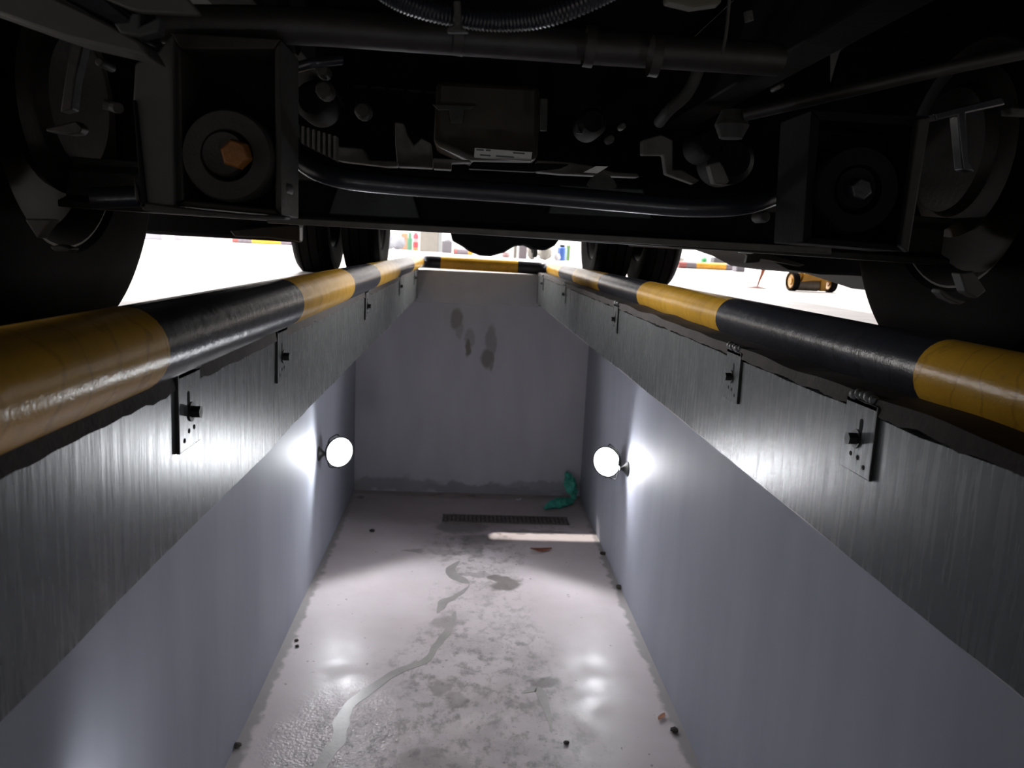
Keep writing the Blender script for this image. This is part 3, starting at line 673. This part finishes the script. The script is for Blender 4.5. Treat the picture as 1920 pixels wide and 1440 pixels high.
# side boxes whose undersides close the gaps beside the axle
pprism('battery_box', [(150, 300), (563, 340), (563, 455), (480, 450), (300, 440), (262, 437), (150, 430)], 2.3, .05, UB, .01)
pprism('step_plate', [(430, 432), (500, 424), (556, 420), (562, 425), (562, 454), (500, 446), (440, 444)], 2.25, .04, UBR, .004)
pprism('fuel_tank', [(1245, 380), (1760, 380), (1760, 560), (1640, 520), (1600, 517), (1540, 515), (1480, 506), (1455, 492), (1440, 484), (1400, 470), (1245, 462)], 2.15, .5, UB, .008)
pprism('tank_strap', [(1396, 462), (1418, 474), (1440, 474), (1470, 484), (1510, 496), (1500, 500), (1470, 494), (1440, 488), (1426, 486), (1425, 492), (1398, 494), (1402, 478), (1392, 474)], 2.12, .02, UBG, .003)
pprism('number_plate_corner', [(1394, 461), (1418, 474), (1408, 476), (1386, 474)], 2.05, .01, WHP, .001)
# front face of wheels close to frame: hub castings
for px in ([(45, 410), (98, 410), (70, 448)], [(92, 462), (112, 458), (135, 466), (130, 472), (100, 470)]):
    pprism('hub_casting', px, .93, .02, UBL, .002)
for px in ([(1800, 512), (1826, 508), (1850, 545), (1832, 560), (1812, 548)], [(1765, 540), (1786, 556), (1812, 566), (1800, 572), (1774, 560), (1762, 548)]):
    pprism('hub_casting', px, .95, .02, UBL, .002)

# ================================================================== beyond the pit
def gpt(px, Y): p = at(px, 470, Y); return Vector((p.x, Y, 0))
# yellow trolley jack
tj = empty('trolley_jack', (2.16, 5.22, 0), 'small yellow trolley jack with black tyred wheels on the shop floor right of the pit', 'jack')
WHF = flat('far_white', (.28, .28, .30))
YJ = mat('jack_yellow', (.42, .20, .012), .35)
sc = 1.0
for x in (-.135, .13):
    wb = lathe(B(), [(-.02, .045), (-.02, .062), (.02, .062), (.02, .045), (-.02, .045)], (x, 0, .062), (1, 0, 0), 36)
    w_ = build('wheel', wb, RUB, tj, .002)
    build('hub', lathe(B(), [(-.021, 0), (-.021, .02), (-.012, .025), (-.014, .048), (-.022, .05), (.022, .05), (.014, .048), (.012, .025), (.021, .02), (.021, 0)], (x, 0, .062), (1, 0, 0), 30), YJ, w_)
bm = B(); box(bm, (-.11, -.03, .07), (.11, .05, .118)); box(bm, (.04, -.045, .006), (.078, .02, .11)); prism(bm, [(-.1, -.045, .06), (-.02, -.045, .072), (.05, -.045, .075), (.11, -.045, .06), (.11, -.045, .118), (-.08, -.045, .118)], (0, .02, 0))
build('frame', bm, YJ, tj, .004)
build('cylinder', lathe(B(), [(-.11, 0), (-.11, .037), (.038, .037), (.038, 0)], (0, 0, .04), (1, 0, 0), 28), mat('jack_grey', (.16, .13, .1), .5), tj)
tj.rotation_euler.z = .12
# orange paddle marker
mk = empty('paddle_marker', (1.86, 5.4, 0), 'thin slanted orange marker on a flat base, left of the yellow jack', 'marker')
OR_ = mat('faded_orange', (.38, .13, .07), .5)
build('base', lathe(B(), [(0, .07), (.004, .065), (.008, .03), (.014, .012), (.014, 0)], (0, 0, 0), (0, 0, 1), 32), mat('brick_red', (.14, .04, .03), .7), mk)
tube_pts = [(.005, 0, .01), (.015, 0, .05), (.028, 0, .09), (.036, 0, .125)]
build('stem', tube(B(), tube_pts, [.004, .006, .010, .014], 12), OR_, mk)
build('head', tube(B(), [(.034, 0, .12), (.042, 0, .14), (.048, 0, .165), (.05, 0, .195), (.05, 0, .205)], [.013, .022, .020, .008, .002], 14), OR_, mk)
cn = build('marker_cone', lathe(B(), [(0, .06), (.006, .06), (.006, .03), (.14, .008), (.14, 0)], (2.62, 5.25, 0), (0, 0, 1), 28), mat('cone_yellow', (.5, .3, .08), .5))
tag(cn, 'pale yellow cone half hidden by the right front tyre', 'cone')
# striped rails of the neighbouring pits
def far_rail(c, rz, segs, r, label):
    bm = B(); pts = []; mi = []; x = -sum(s[0] for s in segs)/2
    for ln, k in segs: pts.append((x, 0, 0)); mi.append(k); x += ln
    pts.append((x, 0, 0)); mi.append(segs[-1][1])
    o = build('pit_rail', tube(bm, pts, r, 16, mi), [mat('far_rail_yellow', (.45, .22, .01), .4), mat('greyish_rail_paint', (.10, .085, .10), .4), mat('red_rail_end', (.2, .05, .045), .5)])
    o.location = (c[0], c[1], r+.002); o.rotation_euler.z = rz
    return tag(o, label, 'rail')
far_rail(gpt(502, 22), .03, [(.15, 2), (.35, 1), (.74, 0), (.35, 1), (.2, 2)], .075, 'distant yellow and grey pit rail seen left of the rear wheels')
far_rail(gpt(1328, 12.8), -.05, [(.12, 2), (.16, 1), (.47, 0), (.16, 1)], .055, 'yellow and grey pit rail on the floor right of the rear wheels')
far_rail(gpt(868, 18.5), .05, [(.08, 2), (.25, 1), (.1, 0)], .07, 'short grey rail with a yellow end beyond the pit head')
def thing_box(name, px, Y, w_, d_, h_, m, label, cat, bev=.02, rz=0, z=0, prof=None):
    p = gpt(px, Y); bm = B()
    if prof: lathe(bm, prof, (0, 0, 0), (0, 0, 1), 28)
    else: box(bm, (-w_/2, -d_/2, 0), (w_/2, d_/2, h_))
    o = build(name, bm, m, None, bev if not prof else 0); o.location = (p.x, p.y, z); o.rotation_euler.z = rz
    return tag(o, label, cat)
def sack(px, Y, w_, h_, m, label, seed):
    p = gpt(px, Y); bm = B(); bmesh.ops.create_icosphere(bm, subdivisions=4, radius=1)
    for v in bm.verts:
        q = v.co; v.co = Vector((q.x*w_/2*(1+.15*noise.noise(q*2+Vector((seed, 0, 0)))), q.y*w_*.35, (q.z+1)*h_/2+.04*noise.noise(q*3+Vector((0, seed, 0)))))
        v.co.z = max(0, v.co.z)
    o = build('sack', bm, m); o.location = (p.x, p.y, 0); return tag(o, label, 'sack')
SACK = flat('white_sack', (0.13, 0.135, 0.151)); BEI = flat('beige_cloth', (0.109, 0.103, 0.09))
sack(732, 25, .28, .5, SACK, 'white sack standing next to the left rear tyre, leftmost of the pair', 1)
sack(746, 24.4, .42, .42, SACK, 'white sack beside the green drum, rightmost of the pair', 4)
thing_box('cardboard_box', 758, 25.5, .2, .2, .5, flat('orange_card', (0.21, 0.105, 0.059)), 'orange-brown box behind the white sacks', 'box')
thing_box('green_drum', 768, 24, 0, 0, 0, flat('green_drum_paint', (0.025, 0.092, 0.05)), 'dark green drum left of the red canister', 'drum', prof=[(0, 0), (0, .075), (.34, .075), (.36, .05), (.5, .04), (.5, 0)])
rc = empty('gas_canister', gpt(779, 23.5), 'red canister with a white band in front of the back wall', 'canister')
build('body', lathe(B(), [(0, 0), (0, .075), (.2, .075), (.2, 0)], (0, 0, 0), (0, 0, 1), 24), flat('orange_red', (0.294, 0.067, 0.021)), rc)
build('middle', lathe(B(), [(.09, .078), (.24, .078)], (0, 0, 0), (0, 0, 1), 24), flat('signal_red', (0.252, 0.008, 0.013)), rc)
build('band', lathe(B(), [(.24, .07), (.34, .07), (.34, 0)], (0, 0, 0), (0, 0, 1), 24), flat('pinkish_white', (0.158, 0.116, 0.122)), rc)
build('top', lathe(B(), [(.34, .075), (.42, .075), (.5, .03), (.5, 0)], (0, 0, 0), (0, 0, 1), 24), flat('canister_red', (0.231, 0.013, 0.025)), rc)
cb = empty('cabinet', gpt(809, 22), 'beige floor cabinet with pale side panel beyond the pit head', 'cabinet')
build('door', box(B(), (-.30, -.2, 0), (.17, .2, .9)), flat('cabinet_beige', (0.105, 0.097, 0.084)), cb, .01)
build('side_panel', box(B(), (.17, -.19, 0), (.27, .2, .9)), flat('cabinet_pale', (0.116, 0.122, 0.122)), cb, .01)
bn = empty('waste_bin', gpt(838, 20.8), 'dark grey bin with a white bundle on top, right of the beige cabinet', 'bin')
build('body', box(B(), (-.125, -.15, 0), (.125, .15, .3)), flat('bin_grey', (0.055, 0.052, 0.059)), bn, .02)
bm = B(); bmesh.ops.create_icosphere(bm, subdivisions=3, radius=1, matrix=Matrix.Translation((.02, -.02, .34)) @ Matrix.Diagonal((.10, .1, .07, 1))); build('white_bundle', bm, WHF, bn)
thing_box('pink_bottle', 949, 16.5, 0, 0, 0, flat('pink_plastic', (0.126, 0.073, 0.075)), 'low pink round thing below the truck differential', 'bottle', prof=[(0, 0), (0, .07), (.05, .085), (.1, .06), (.12, 0)])
thing_box('beige_post', 966, 16, .07, .07, .5, BEI, 'narrow beige post left of the grey carton', 'post')
thing_box('grey_carton', 980, 15.8, .16, .16, .3, flat('mauve_grey', (0.084, 0.071, 0.08)), 'mauve grey carton beyond the right end of the cross pipe', 'box')
sack(997, 15.5, .17, .3, BEI, 'smaller beige sack beside the grey carton', 7)
sack(1022, 15.3, .27, .30, BEI, 'larger beige sack left of the blue drum', 9)
sack(1045, 15.4, .12, .14, WHF, 'small white bag leaning against the blue drum', 12)
bd = empty('blue_drum', gpt(1054, 15.6), 'bright blue plastic drum beyond the right end of the rail', 'drum')
build('body', lathe(B(), [(0, 0), (0, .075), (.02, .08), (.16, .09), (.2, .088), (.24, .09), (.26, .06), (.26, 0)], (0, 0, 0), (0, 0, 1), 32), flat('blue_plastic', (0.013, 0.055, 0.21), .4), bd)
build('lid', lathe(B(), [(.26, .05), (.3, .05), (.3, 0)], (0, 0, 0), (0, 0, 1), 24), UB, bd)
thing_box('green_can', 1066, 16.2, 0, 0, 0, flat('light_green', (.06, .12, .04)), 'light green can right of the blue drum', 'can', prof=[(0, 0), (0, .05), (.3, .05), (.3, 0)])
thing_box('white_pillar', 1075, 13.4, .09, .1, 1.2, flat('pillar_white', (.6, .58, .59)), 'white post standing left of the right rear tyres', 'post')
thing_box('white_cabinet', 1087, 13.6, .1, .2, .23, flat('cabinet_white', (.6, .6, .63)), 'low white box between the white post and the right rear tyre', 'box')
sack(1268, 14.5, .34, .17, BEI, 'flat beige sack right of the right rear tyres', 15)
sack(1263, 13.6, .12, .09, WHF, 'small white bag in front of the flat beige sack', 17)
thing_box('green_ball', 1322, 13.6, 0, 0, 0, flat('vivid_green', (0.013, 0.176, 0.05)), 'vivid green round can behind the yellow rail', 'can', prof=[(0, 0), (0, .04), (.05, .055), (.16, .05), (.19, .02), (.19, 0)])
thing_box('grey_crate', 1350, 14.2, .26, .2, .2, flat('crate_grey', (0.042, 0.042, 0.048)), 'dark grey crate behind the yellow rail, right of the green can', 'crate')
thing_box('grey_crate', 1388, 12, .14, .2, .3, flat('crate_mauve', (0.092, 0.088, 0.101)), 'mauve crate right of the yellow rail', 'crate')
thing_box('white_bale', 282, 20.5, .75, .4, .35, flat('bale_white', (0.158, 0.158, 0.178)), 'pale low bale on the floor near the left front tyre', 'bale')
thing_box('white_bale', 316, 20.3, .16, .4, .3, WHF, 'small white block right of the pale bale', 'block')
thing_box('grey_tub', 472, 23, 0, 0, 0, flat('tub_grey', (0.088, 0.088, 0.088)), 'light grey tub behind the distant left rail', 'tub', prof=[(0, 0), (0, .17), (.28, .17), (.34, .1), (.34, 0)])
thing_box('grey_crate', 340, 21, .25, .3, .14, WHF, 'low white slab beyond the small white block', 'slab')
